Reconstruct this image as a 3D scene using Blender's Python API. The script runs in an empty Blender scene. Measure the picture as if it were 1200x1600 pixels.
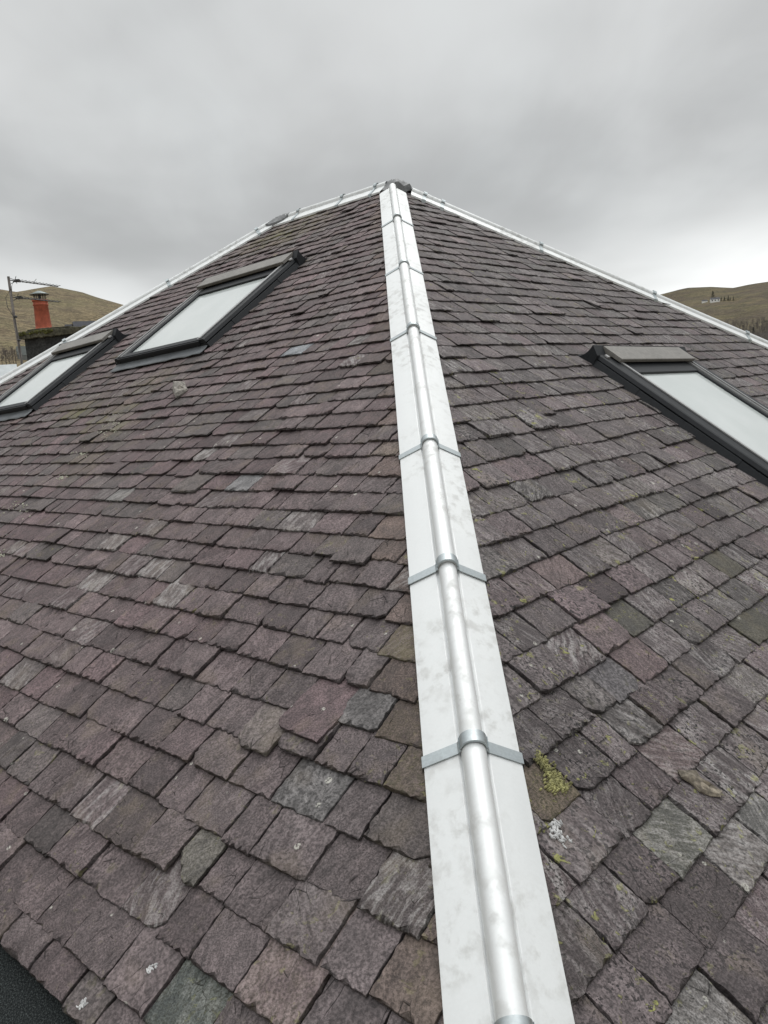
import bpy, bmesh, math, random
import numpy as np
from mathutils import Vector, Matrix
R_ = math.radians
rng = np.random.default_rng(7)
random.seed(7)
sc = bpy.context.scene
COL = sc.collection

# ------------------------------------------------------------------ camera, sky, sun, exposure
CZ = 6.2
F = 1243.935
AX = np.array([[0.99577854, -0.04619275, -0.07931785],
               [0.08500306, 0.13801495, 0.98677574],
               [0.03463484, 0.98935237, -0.14135885]])   # camera right, up, forward
CAM = np.array([0, 0, CZ])
cd = bpy.data.cameras.new('camera'); cam = bpy.data.objects.new('camera', cd); COL.objects.link(cam)
m = Matrix.Identity(4)
for i in range(3):
    m[i][0] = AX[0][i]; m[i][1] = AX[1][i]; m[i][2] = -AX[2][i]; m[i][3] = CAM[i]
cam.matrix_world = m
cd.sensor_fit = 'VERTICAL'; cd.sensor_height = 36; cd.sensor_width = 27
cd.lens = F / 1600 * 36; cd.clip_start = .05; cd.clip_end = 9000
sc.camera = cam

def ray(x, y):
    return AX[2] + AX[0] * (x - 600) / F + AX[1] * (800 - y) / F

SUN_EL, SUN_AZ = R_(58), R_(20)      # high, ahead of the camera, behind the overcast
sd = bpy.data.lights.new('sun', 'SUN'); sun = bpy.data.objects.new('sun', sd); COL.objects.link(sun)
sd.energy = 0.7; sd.angle = R_(28); sd.color = (1, .97, .93)
sun.rotation_euler = (-(math.pi / 2 - SUN_EL), 0, -SUN_AZ)
sc.view_settings.view_transform = 'Standard'; sc.view_settings.look = 'None'
sc.view_settings.gamma = 1; sc.view_settings.use_curve_mapping = False
sc.view_settings.exposure = 0.42
sc.cycles.max_bounces = 6

# ------------------------------------------------------------------ node helper
class G:
    def __init__(s, nt): s.nt = nt; nt.nodes.clear()
    def n(s, t, ins=None, **kw):
        nd = s.nt.nodes.new(t)
        for k, v in kw.items(): setattr(nd, k, v)
        for k, v in (ins or {}).items():
            if isinstance(v, bpy.types.NodeSocket): s.nt.links.new(v, nd.inputs[k])
            elif isinstance(v, bpy.types.Node): s.nt.links.new(v.outputs[0], nd.inputs[k])
            else: nd.inputs[k].default_value = v
        return nd
    def math(s, op, a, b=0.0, c=0.0, clamp=False):
        return s.n('ShaderNodeMath', {0: a, 1: b, 2: c}, operation=op, use_clamp=clamp).outputs[0]
    def rng(s, v, a, b, c=0., d=1., smooth=True):
        return s.n('ShaderNodeMapRange', {0: v, 1: a, 2: b, 3: c, 4: d}, interpolation_type='SMOOTHSTEP' if smooth else 'LINEAR').outputs[0]
    def noise(s, vec, scale, det=3., rough=.55, dist=0.):
        return s.n('ShaderNodeTexNoise', {'Vector': vec, 'Scale': scale, 'Detail': det, 'Roughness': rough, 'Distortion': dist}).outputs[0]
    def vmul(s, vec, v):
        return s.n('ShaderNodeVectorMath', {0: vec, 1: v}, operation='MULTIPLY').outputs[0]
    def mix(s, f, a, b, bt='MIX'):
        nd = s.n('ShaderNodeMix', data_type='RGBA', blend_type=bt)
        for k, v in ((0, f), (6, a), (7, b)):
            if isinstance(v, bpy.types.NodeSocket): s.nt.links.new(v, nd.inputs[k])
            elif isinstance(v, (int, float)) and k > 0: nd.inputs[k].default_value = (v, v, v, 1)
            else: nd.inputs[k].default_value = v
        return nd.outputs[2]
    def bump(s, h, strength=.5, dist=.002):
        return s.n('ShaderNodeBump', {'Height': h, 'Strength': strength, 'Distance': dist}).outputs[0]
    def out(s, col, rough=.7, metal=0., normal=None, spec=.5, coat=0.):
        p = s.n('ShaderNodeBsdfPrincipled', {'Base Color': col, 'Roughness': rough, 'Metallic': metal, 'Specular IOR Level': spec, 'Coat Weight': coat})
        if coat: p.inputs['Coat Roughness'].default_value = .02
        if normal is not None: s.nt.links.new(normal, p.inputs['Normal'])
        s.n('ShaderNodeOutputMaterial', {'Surface': p.outputs[0]})
        return p
def c4(*a): return (a[0], a[1], a[2], 1)
def mat(name):
    mt = bpy.data.materials.new(name); mt.use_nodes = True
    return mt, G(mt.node_tree)
def objc(g): return g.n('ShaderNodeTexCoord').outputs['Object']

# ------------------------------------------------------------------ overcast sky
w = bpy.data.worlds.new("World"); sc.world = w; w.use_nodes = True
g = G(w.node_tree)
tc = g.n('ShaderNodeTexCoord').outputs['Generated']
xyz = g.n('ShaderNodeSeparateXYZ', {0: tc})
dz = g.math('MAXIMUM', xyz.outputs[2], 0.0)
den = g.math('ADD', dz, .22)
pv = g.n('ShaderNodeCombineXYZ', {0: g.math('DIVIDE', xyz.outputs[0], den), 1: g.math('DIVIDE', xyz.outputs[1], den), 2: .35}).outputs[0]
n1 = g.noise(pv, .95, 4, .45, .2)
n2 = g.noise(g.vmul(pv, (2.2, .9, 1)), 1.6, 6, .55, .3)
cl = g.math('ADD', g.math('MULTIPLY', n1, .82), g.math('MULTIPLY', n2, .18))
cl = g.rng(cl, .35, .65, .355, .55)
side = g.rng(g.math('ADD', xyz.outputs[0], g.math('MULTIPLY', n2, .25)), -.75, .7, .55, 1.4)
hor = g.math('MULTIPLY', g.math('MULTIPLY', g.rng(g.math('ADD', dz, g.math('MULTIPLY', n2, .06)), .06, .235, 1, 0), side), .32)
zen = g.rng(dz, .5, .95, 0, .85)
val = g.math('ADD', g.math('ADD', cl, hor), zen)
colr = g.mix(n2, c4(.992, .994, .982), c4(.962, .992, .99))
cloud = g.mix(1.0, colr, val, 'MULTIPLY')
sky = g.n('ShaderNodeTexSky', sky_type='NISHITA', sun_disc=False, sun_elevation=SUN_EL, sun_rotation=SUN_AZ)
skyc = g.mix(1.0, sky.outputs[0], .08, 'MULTIPLY')
fin = g.mix(.96, skyc, cloud)
bg = g.n('ShaderNodeBackground', {0: fin, 1: 1.0})
g.n('ShaderNodeOutputWorld', {0: bg.outputs[0]})

# ------------------------------------------------------------------ object helpers
def tag(o, label=None, cat=None, group=None, kind=None):
    if label: o['label'] = label
    if cat: o['category'] = cat
    if group: o['group'] = group
    if kind: o['kind'] = kind
    return o
def empty(name, loc=(0, 0, 0), rz=0.0):
    o = bpy.data.objects.new(name, None); COL.objects.link(o)
    o.location = loc; o.rotation_euler = (0, 0, rz); o.empty_display_size = .1
    return o
class MB:
    """collects vertices and faces"""
    def __init__(s): s.v = []; s.f = []; s.sm = []
    def add(s, vs, fs, smooth=False):
        b = len(s.v); s.v += [tuple(map(float, p)) for p in vs]
        s.f += [tuple(b + i for i in q) for q in fs]; s.sm += [smooth] * len(fs)
    def box(s, x0, x1, y0, y1, z0, z1, M=None):
        P = [(x, y, z) for z in (z0, z1) for y in (y0, y1) for x in (x0, x1)]
        if M is not None: P = [tuple(M @ Vector(p)) for p in P]
        s.add(P, [(0, 2, 3, 1), (4, 5, 7, 6), (0, 1, 5, 4), (2, 6, 7, 3), (0, 4, 6, 2), (1, 3, 7, 5)])
    def prism(s, prof, a, b, axes):
        """profile (list of 2D) extruded from a to b along axes[0]; axes = (ext, px, py) vectors"""
        e, px, py = [np.array(q, float) for q in axes]; n = len(prof)
        P = [e * t + px * p[0] + py * p[1] for t in (a, b) for p in prof]
        fs = [(i, (i + 1) % n, n + (i + 1) % n, n + i) for i in range(n)]
        s.add(P, fs + [tuple(range(n))[::-1], tuple(range(n, 2 * n))])
    def tube(s, pts, rad, n=8, cap=True, smooth=True):
        pts = [np.array(p, float) for p in pts]
        if not hasattr(rad, '__len__'): rad = [rad] * len(pts)
        P = []
        for i, p in enumerate(pts):
            t = pts[min(i + 1, len(pts) - 1)] - pts[max(i - 1, 0)]; t /= np.linalg.norm(t) + 1e-12
            a = np.cross(t, (0, 0, 1.) if abs(t[2]) < .9 else (1., 0, 0)); a /= np.linalg.norm(a); b = np.cross(t, a)
            P += [p + rad[i] * (a * math.cos(k * 2 * math.pi / n) + b * math.sin(k * 2 * math.pi / n)) for k in range(n)]
        fs = [(i * n + k, i * n + (k + 1) % n, (i + 1) * n + (k + 1) % n, (i + 1) * n + k) for i in range(len(pts) - 1) for k in range(n)]
        s.add(P, fs, smooth)
        if cap: s.add(P[:n], [tuple(range(n))]); s.add(P[-n:], [tuple(range(n))[::-1]])
    def lathe(s, prof, n=28, c=(0, 0, 0), smooth=True):
        P = [(c[0] + r * math.cos(k * 2 * math.pi / n), c[1] + r * math.sin(k * 2 * math.pi / n), c[2] + z) for r, z in prof for k in range(n)]
        s.add(P, [(i * n + k, i * n + (k + 1) % n, (i + 1) * n + (k + 1) % n, (i + 1) * n + k) for i in range(len(prof) - 1) for k in range(n)], smooth)
    def build(s, name, material, parent=None, bevel=0.0):
        me = bpy.data.meshes.new(name); me.from_pydata(s.v, [], s.f); me.update()
        me.polygons.foreach_set('use_smooth', s.sm)
        me.materials.append(material)
        bm = bmesh.new(); bm.from_mesh(me)
        bmesh.ops.recalc_face_normals(bm, faces=bm.faces); bm.to_mesh(me); bm.free()
        o = bpy.data.objects.new(name, me); COL.objects.link(o)
        if parent is not None: o.parent = parent
        if bevel:
            b = o.modifiers.new('bevel', 'BEVEL'); b.width = bevel; b.segments = 2; b.limit_method = 'ANGLE'; b.angle_limit = R_(40)
        return o

# ------------------------------------------------------------------ materials
def m_slate():
    mt, g = mat('slate')
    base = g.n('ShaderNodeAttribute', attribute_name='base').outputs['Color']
    par = g.n('ShaderNodeAttribute', attribute_name='par')
    ps = g.n('ShaderNodeSeparateColor', {0: par.outputs['Color']})
    lich, pale, pits = ps.outputs[0], ps.outputs[1], ps.outputs[2]
    moss = par.outputs['Alpha']
    sp = g.n('ShaderNodeAttribute', attribute_name='sp').outputs['Vector']
    warp = g.n('ShaderNodeVectorMath', {0: sp, 1: g.vmul(g.n('ShaderNodeTexNoise', {'Vector': sp, 'Scale': 9., 'Detail': 2.}).outputs[1], (.03, .03, 0))}, operation='ADD').outputs[0]
    grain = g.noise(g.vmul(warp, (70, 13, 1)), 1., 4, .65)
    blotch = g.noise(sp, 14., 4, .6, .4)
    fine = g.noise(sp, 170., 3, .65)
    mid = g.noise(g.vmul(sp, (1, .8, 1)), 120., 3, .6, .2)
    k = g.math('MULTIPLY', g.rng(blotch, .28, .72, .70, 1.32), g.rng(grain, .3, .7, .80, 1.20))
    k = g.math('MULTIPLY', k, g.rng(fine, .34, .66, .60, 1.46))
    crk = g.n('ShaderNodeTexVoronoi', {'Vector': g.vmul(warp, (26, 9, 1)), 'Scale': 1.}, feature='DISTANCE_TO_EDGE').outputs['Distance']
    crk = g.math('MULTIPLY', g.rng(crk, .018, .004), g.rng(g.noise(sp, 11., 2), .55, .66))
    k = g.math('MULTIPLY', k, g.math('SUBTRACT', 1., g.math('MULTIPLY', crk, .55)))
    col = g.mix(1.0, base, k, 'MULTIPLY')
    # weathered pale bloom following the grain
    pm = g.math('MULTIPLY', g.rng(g.math('ADD', g.math('MULTIPLY', grain, .6), g.math('MULTIPLY', blotch, .4)), .44, .62), g.math('MULTIPLY', pale, g.rng(fine, .38, .58, .45, 1.)), clamp=True)
    col = g.mix(pm, col, c4(.33, .315, .31))
    # warm ochre staining
    col = g.mix(g.math('MULTIPLY', g.rng(g.noise(sp, 7., 2, .5), .56, .72), .28), col, c4(.15, .12, .085))
    # dark pits / black lichen dots
    pt = g.math('MULTIPLY', g.math('MULTIPLY', g.rng(mid, .55, .60), g.rng(blotch, .36, .56)), pits, clamp=True)
    col = g.mix(pt, col, c4(.022, .021, .022))
    # white specks
    vo = g.n('ShaderNodeTexVoronoi', {'Vector': sp, 'Scale': 16.}, feature='F1')
    rsp = g.n('ShaderNodeSeparateColor', {0: vo.outputs['Color']})
    wm = g.math('MULTIPLY', g.rng(vo.outputs['Distance'], .15, .10), g.math('GREATER_THAN', rsp.outputs[0], .86))
    wm = g.math('MULTIPLY', wm, g.rng(fine, .40, .55))
    col = g.mix(g.math('MULTIPLY', wm, .8), col, c4(.50, .49, .44))
    # yellow green lichen rosettes
    ln = g.noise(sp, 34., 4, .6, .6)
    lm = g.math('MULTIPLY', g.math('MULTIPLY', g.rng(ln, .60, .645), g.rng(blotch, .42, .56)), lich, clamp=True)
    col = g.mix(lm, col, c4(.30, .30, .105))
    # moss and green algae film
    mm = g.math('MULTIPLY', g.rng(g.math('ADD', g.math('MULTIPLY', blotch, .5), g.math('MULTIPLY', mid, .5)), .38, .58), moss, clamp=True)
    col = g.mix(mm, col, c4(.145, .135, .06))
    h = g.math('ADD', g.math('MULTIPLY', grain, .7), g.math('ADD', g.math('MULTIPLY', fine, .45), g.math('MULTIPLY', blotch, .6)))
    h = g.math('ADD', g.math('SUBTRACT', h, g.math('MULTIPLY', pt, .4)), g.math('MULTIPLY', lm, .5))
    g.out(col, g.rng(blotch, .3, .7, .62, .82), 0., g.bump(g.math('SUBTRACT', h, crk), 1., .005), .35)
    return mt
def m_metal(name, col, rough, streak=.08, dirt=.5, metal=1.):
    mt, g = mat(name); o = objc(g)
    a = g.noise(o, 3.2, 4, .6, .5); b = g.noise(g.vmul(o, (1., .8, 1.3)), 26., 4, .6, .12); c = g.noise(o, 150., 2, .5)
    d = g.math('MULTIPLY', g.rng(b, .44, .68), g.rng(a, .40, .60))
    base = g.mix(g.math('MULTIPLY', d, dirt), c4(*col), c4(col[0] * .50, col[1] * .47, col[2] * .43))
    base = g.mix(g.rng(c, .3, .7, 0, streak), base, c4(col[0] * .6, col[1] * .6, col[2] * .6))
    r = g.math('ADD', g.rng(a, .3, .7, rough * .9, rough * 1.15), g.math('MULTIPLY', d, .18))
    h = g.math('ADD', g.math('MULTIPLY', g.noise(o, 5., 2), 1.), g.math('MULTIPLY', b, .08))
    g.out(base, r, metal, g.bump(h, .22, .01), .5)
    return mt
def m_plain(name, col, rough=.6, var=.25, scale=30., bump=.2, metal=0., spec=.5, coat=0.):
    mt, g = mat(name); o = objc(g)
    a = g.noise(o, scale, 5, .6); b = g.noise(o, scale * .15, 3, .6)
    k = g.math('MULTIPLY', g.rng(a, .25, .75, 1 - var, 1 + var), g.rng(b, .25, .75, 1 - var * .7, 1 + var * .7))
    g.out(g.mix(1.0, c4(*col), k, 'MULTIPLY'), rough, metal, g.bump(a, bump, .003) if bump else None, spec, coat)
    return mt
M = {}
M['slate'] = m_slate()
M['cap'] = m_metal('mill_finish_sheet', (.765, .78, .782), .60, .05, .27, .65)
M['strap'] = m_metal('galvanised_strap', (.50, .545, .56), .42, .25, .3)
M['frame'] = m_plain('dark_grey_aluminium', (.019, .021, .024), .5, .15, 60., .05, 0., .28)
M['hood'] = m_plain('weathered_grey_aluminium', (.20, .19, .175), .5, .16, 40., .08)
M['rail'] = m_plain('grey_edge_rail', (.40, .40, .40), .38, .1, 40., 0., .6)
M['blind'] = m_plain('pale_blind', (.62, .66, .645), .6, .05, 3., 0.)
M['lead'] = m_plain('dull_lead_sheet', (.17, .175, .18), .6, .35, 14., .5)
M['apron'] = m_plain('grey_apron_sheet', (.13, .14, .15), .5, .2, 9., .3)
M['clip'] = m_plain('pale_clip', (.4, .4, .4), .5, .1, 40., 0.)
M['stone_chip'] = m_plain('buff_stone', (.20, .172, .135), .85, .6, 70., .8)
M['slate_chip'] = m_plain('pale_slate_chip', (.20, .185, .165), .85, .6, 60., .8)
M['lichen'] = m_plain('yellow_lichen', (.235, .225, .10), .9, .55, 60., .8)
M['pale_lichen'] = m_plain('pale_lichen', (.46, .46, .37), .9, .25, 60., .6)
M['white'] = m_plain('white_dropping', (.50, .50, .50), .8, .2, 60., .5)
def m_felt():
    mt, g = mat('mineral_felt'); o = objc(g)
    a = g.noise(o, 260., 3, .7); b = g.noise(o, 5., 4, .6)
    col = g.mix(g.rng(a, .44, .76), c4(.006, .008, .009), c4(.10, .115, .115))
    x = g.n('ShaderNodeSeparateXYZ', {0: o}).outputs[1]
    mk = g.math('MULTIPLY', g.rng(g.math('ADD', x, g.math('MULTIPLY', b, .25)), -.0, -.11), .8)
    col = g.mix(mk, col, g.mix(g.rng(a, .35, .7), c4(.03, .024, .012), c4(.11, .08, .045)))
    g.out(col, .92, 0., g.bump(a, .9, .004), .25)
    return mt
M['felt'] = m_felt()
def m_back():
    mt, g = mat('far_slate'); o = objc(g)
    br = g.n('ShaderNodeTexBrick', {'Vector': o, 'Color1': c4(.10, .09, .09), 'Color2': c4(.14, .12, .12), 'Mortar': c4(.02, .02, .02), 'Scale': 3.2, 'Mortar Size': .02, 'Brick Width': .55, 'Row Height': .36})
    a = g.noise(o, 30., 4)
    g.out(g.mix(1., br.outputs[0], g.rng(a, .2, .8, .6, 1.4), 'MULTIPLY'), .75, 0., g.bump(a, .5, .01))
    return mt
M['far_slate'] = m_back()
M['harl'] = m_plain('dark_roughcast', (.042, .043, .043), .95, .55, 22., 1.)
M['render'] = m_plain('pale_render', (.45, .44, .41), .9, .15, 12., .3)
M['white_wash'] = m_plain('white_wash', (.78, .78, .75), .9, .06, 2., .1)
M['grey_wall'] = m_plain('grey_wall', (.16, .165, .16), .9, .2, 4., .3)
M['dark_roof'] = m_plain('dark_slate_roof', (.062, .064, .075), .8, .2, 3., .2)
M['grey_roof'] = m_plain('grey_sheet_roof', (.135, .15, .145), .8, .15, 1.5, .2)
M['pale_roof'] = m_plain('pale_sheet_roof', (.62, .66, .68), .5, .1, .7, .1)
M['coping'] = m_plain('mossy_coping', (.085, .08, .055), .95, .6, 14., 1.)
M['pot'] = m_plain('terracotta', (.37, .092, .050), .8, .3, 9., .2)
M['cowl'] = m_plain('zinc_cowl', (.20, .23, .225), .5, .2, 12., .1, .5)
M['mesh_wire'] = m_plain('dark_wire', (.05, .05, .05), .5, .1, 12., 0.)
M['mast'] = m_plain('weathered_mast', (.22, .20, .19), .55, .4, 6., .1, .4)
M['aerial'] = m_plain('aerial_metal', (.10, .10, .10), .5, .2, 12., 0., .4)
M['moss'] = m_plain('moss', (.075, .075, .018), 1., .6, 60., 1.)
M['bark'] = m_plain('bark', (.075, .062, .055), .95, .3, 3., .2)
M['twigs'] = m_plain('twigs', (.15, .130, .118), .95, .3, 1., 0.)
M['needles'] = m_plain('dark_needles', (.022, .030, .024), .95, .4, 2., 0.)
M['window_glass'] = m_plain('dark_window_glass', (.02, .022, .025), .1, .1, 2., 0.)

# ------------------------------------------------------------------ roof frame
pL, pR, pB, pE = R_(32.685), R_(35.89), R_(31.356), R_(35.009)
s2 = math.sqrt(.5)
U = np.array([-s2, s2, 0.]); V = np.array([s2, s2, 0.]); W = np.array([0, 0, 1.])
A = np.array([0.51663141, 6.79112559, 1.67452976 + CZ])
nL = -V * math.sin(pL) + W * math.cos(pL); nR = -U * math.sin(pR) + W * math.cos(pR)
nB = V * math.sin(pB) + W * math.cos(pB); nE = U * math.sin(pE) + W * math.cos(pE)
gL = V * math.cos(pL) + W * math.sin(pL); gR = U * math.cos(pR) + W * math.sin(pR)
def down(a, b):
    h = np.cross(a, b); h /= np.linalg.norm(h); return h if h[2] < 0 else -h
hd, rh, lh = down(nL, nR), down(nR, nB), down(nL, nE)
RIDGE = 1.45
RE = A + U * RIDGE
class Frame:
    def __init__(s, E, Gv, N): s.E, s.G, s.N = E, Gv, N
    def P(s, u, v, z=0.): return A + s.E * u - s.G * v + s.N * z
    def px(s, x, y, z=0.):
        d = ray(x, y); q = CAM + d * (((A - CAM) @ s.N + z) / (d @ s.N)) - A
        return q @ s.E, -(q @ s.G)
FL, FR = Frame(U, gL, nL), Frame(V, gR, nR)
kL = -(hd @ U) / -(hd @ gL); kL = abs((hd @ U) / (hd @ gL)); kL2 = abs((lh @ U) / (lh @ gL))
kR = abs((hd @ V) / (hd @ gR)); kR2 = abs((rh @ V) / (rh @ gR))
EAVE_L = 5.41; EAVE_R = EAVE_L * math.sin(pL) / math.sin(pR)

house = tag(empty('slate_roofed_house', (A[0], A[1], 0)), 'near house with purple grey slate hipped roof, bright metal hip cappings and three roof windows', 'house')
HO = Matrix.Translation((-A[0], -A[1], 0))
def hp(o):            # parent to the house keeping world placement
    o.parent = house; o.matrix_parent_inverse = HO.copy(); return o

# ------------------------------------------------------------------ slates
def wig(n, amp, rough):
    s = np.linspace(0, 1, n); y = np.zeros(n)
    for k, a in ((1.1, 1.), (2.3, .6), (4.1, .4)):
        y += a * np.sin(2 * math.pi * (k * s * rng.uniform(.7, 1.3) + rng.random()))
    return amp * y + rng.normal(0, rough, n)
class SlateMesh:
    def __init__(s): s.v = []; s.f = []; s.sm = []; s.base = []; s.par = []; s.sp = []; s.n = 0
    def build(s, name):
        v = np.concatenate(s.v); me = bpy.data.meshes.new(name)
        f = np.concatenate(s.f); nf = len(f)
        me.vertices.add(len(v)); me.vertices.foreach_set('co', v.ravel())
        me.loops.add(nf * 4); me.loops.foreach_set('vertex_index', f.ravel())
        me.polygons.add(nf); me.polygons.foreach_set('loop_start', np.arange(nf) * 4)
        me.polygons.foreach_set('use_smooth', np.concatenate(s.sm))
        me.update(calc_edges=True); me.validate()
        for nm, typ, dat, key in (('base', 'FLOAT_COLOR', s.base, 'color'), ('par', 'FLOAT_COLOR', s.par, 'color'), ('sp', 'FLOAT_VECTOR', s.sp, 'vector')):
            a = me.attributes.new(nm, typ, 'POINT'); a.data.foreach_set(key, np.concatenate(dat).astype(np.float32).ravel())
        me.materials.append(M['slate'])
        o = bpy.data.objects.new(name, me); COL.objects.link(o)
        return o

TPL = {}
def template(nx, ny, skirt):
    key = (nx, ny, skirt)
    if key in TPL: return TPL[key]
    idx = np.arange((nx + 1) * (ny + 1)).reshape(ny + 1, nx + 1)     # row 0 = head
    top = np.stack([idx[:-1, :-1], idx[1:, :-1], idx[1:, 1:], idx[:-1, 1:]], -1).reshape(-1, 4)
    loop = np.concatenate([idx[:, 0], idx[-1, 1:], idx[:-1, -1][::-1]])  # left down, tail across, right up
    nt = idx.size; nb = len(loop); fs = [top]; sm = [np.ones(len(top), bool)]
    for k in range(skirt):
        a = nt + k * nb + np.arange(nb - 1); b = a + nb
        fs.append(np.stack([a, b, b + 1, a + 1], -1)); sm.append(np.zeros(nb - 1, bool))
    TPL[key] = (idx, loop, np.concatenate(fs), np.concatenate(sm)); return TPL[key]

def add_slate(sm, fr, uc, v, wd, e, base, par, lod, lift=0., rot=0., cut=(0, 0), clamp=None, thick=None, ragged=1.):
    nx, ny, skirt = ((11, 10, 2), (6, 6, 2), (3, 3, 1))[lod]
    idx, loop, fs, smo = template(nx, ny, skirt)
    L = 2.15 * e; t = thick or rng.uniform(.0055, .0108) * (1.25 if lod == 0 else 1.)
    ys = np.concatenate([[L], np.linspace(1.12 * e, 0, ny)])
    s = np.linspace(0, 1, nx + 1)
    el = wig(ny + 1, .0007 * ragged, .0007 * ragged); er = wig(ny + 1, .0007 * ragged, .0007 * ragged); et = wig(nx + 1, .0008 * ragged, .0007 * ragged)
    for side, c in ((0, cut[0]), (1, cut[1])):
        if c > 0:
            d = (s if side == 0 else 1 - s) * wd / (c * 1.4)
            et = et + c * np.clip(1 - d, 0, 1) ** 1.3
    def grid(inl, inr, intl):
        xl = -wd / 2 + el + inl; xr = wd / 2 + er - inr
        X = xl[:, None] * (1 - s)[None] + xr[:, None] * s[None]
        wgt = np.clip(1 - ys / (.55 * e), 0, 1)[:, None] ** 1.5
        return X, ys[:, None] + wgt * (et + intl)[None]
    chip = (rng.random(nx + 1) < .3) * rng.uniform(0, .012, nx + 1) * ragged if lod == 0 else 0
    it = np.abs(rng.normal(.003, .0018, nx + 1)) * ragged + chip
    il = np.abs(rng.normal(.001, .0018, ny + 1)) * ragged; ir = np.abs(rng.normal(.001, .0018, ny + 1)) * ragged
    Xt, Yt = grid(il, ir, it); Xb, Yb = grid(0, 0, np.zeros(nx + 1))
    # top surface relief: gentle planes and cleavage steps
    ph = rng.random(4) * 6.28; a = rng.normal(0, 1, 2) * 25
    rel = .0007 * np.sin(a[0] * Xt + 30 * Yt + ph[0]) + .0006 * np.sin(70 * Xt + a[1] * Yt + ph[1])
    if lod == 0:
        rel = rel + rng.normal(0, .00025, Xt.shape)
        if rng.random() < .5:
            q = np.cos(ph[2]) * Xt + np.sin(ph[2]) * (Yt - .5 * e) + rng.uniform(-.03, .03)
            rel = rel - .0016 * (q > 0)
    Zt = t + rel
    Zt[-1, :] -= rng.uniform(0, .35, nx + 1) * t * ragged
    Zt[:, 0] -= rng.uniform(0, .25, ny + 1) * t; Zt[:, -1] -= rng.uniform(0, .25, ny + 1) * t
    top = np.stack([Xt, Yt, Zt], -1).reshape(-1, 3)
    rt = top[loop]
    rb = np.stack([Xb, Yb, np.zeros_like(Xb)], -1).reshape(-1, 3)[loop]
    rings = [rt]
    if skirt == 2:
        k = rng.uniform(.3, .95, (len(loop), 1)); mdl = rt * (1 - k) + rb * k
        mdl[:, 2] = t * rng.uniform(.35, .6, len(loop)); rings.append(mdl)
    rings.append(rb)
    P = np.concatenate([top] + rings)
    h = .021 + lift
    P[:, 2] += h * (1 - P[:, 1] / L)
    cr, sr = math.cos(rot), math.sin(rot)
    x = P[:, 0] * cr - P[:, 1] * sr; y = P[:, 0] * sr + P[:, 1] * cr
    uu = uc + x; vv = v - y
    if clamp is not None:
        lo, hi = clamp; vv = np.maximum(vv, .004)
        uu = np.maximum(uu, lo(vv)); uu = np.minimum(uu, hi(vv))
    Q = A[None] + fr.E[None] * uu[:, None] - fr.G[None] * vv[:, None] + fr.N[None] * P[:, 2][:, None]
    sm.v.append(Q); sm.f.append(fs + sm.n); sm.sm.append(smo); n = len(P); sm.n += n
    bb_ = np.tile(np.array([*base, 1.]), (n, 1)); bb_[len(top) + len(rt):, :3] *= .36; bb_[len(top):len(top) + len(rt), :3] *= .62  # dirty split edges, darkened further to paint in shadow at the joints
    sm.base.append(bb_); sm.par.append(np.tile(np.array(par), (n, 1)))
    g0 = rng.normal(0, .38); sc__ = rng.uniform(.7, 1.45); c, s_ = sc__ * math.cos(g0), sc__ * math.sin(g0); off = rng.uniform(0, 60, 3)
    sm.sp.append(np.stack([P[:, 0] * c - P[:, 1] * s_ + off[0], P[:, 0] * s_ + P[:, 1] * c + off[1], P[:, 2] + off[2]], -1))

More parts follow.
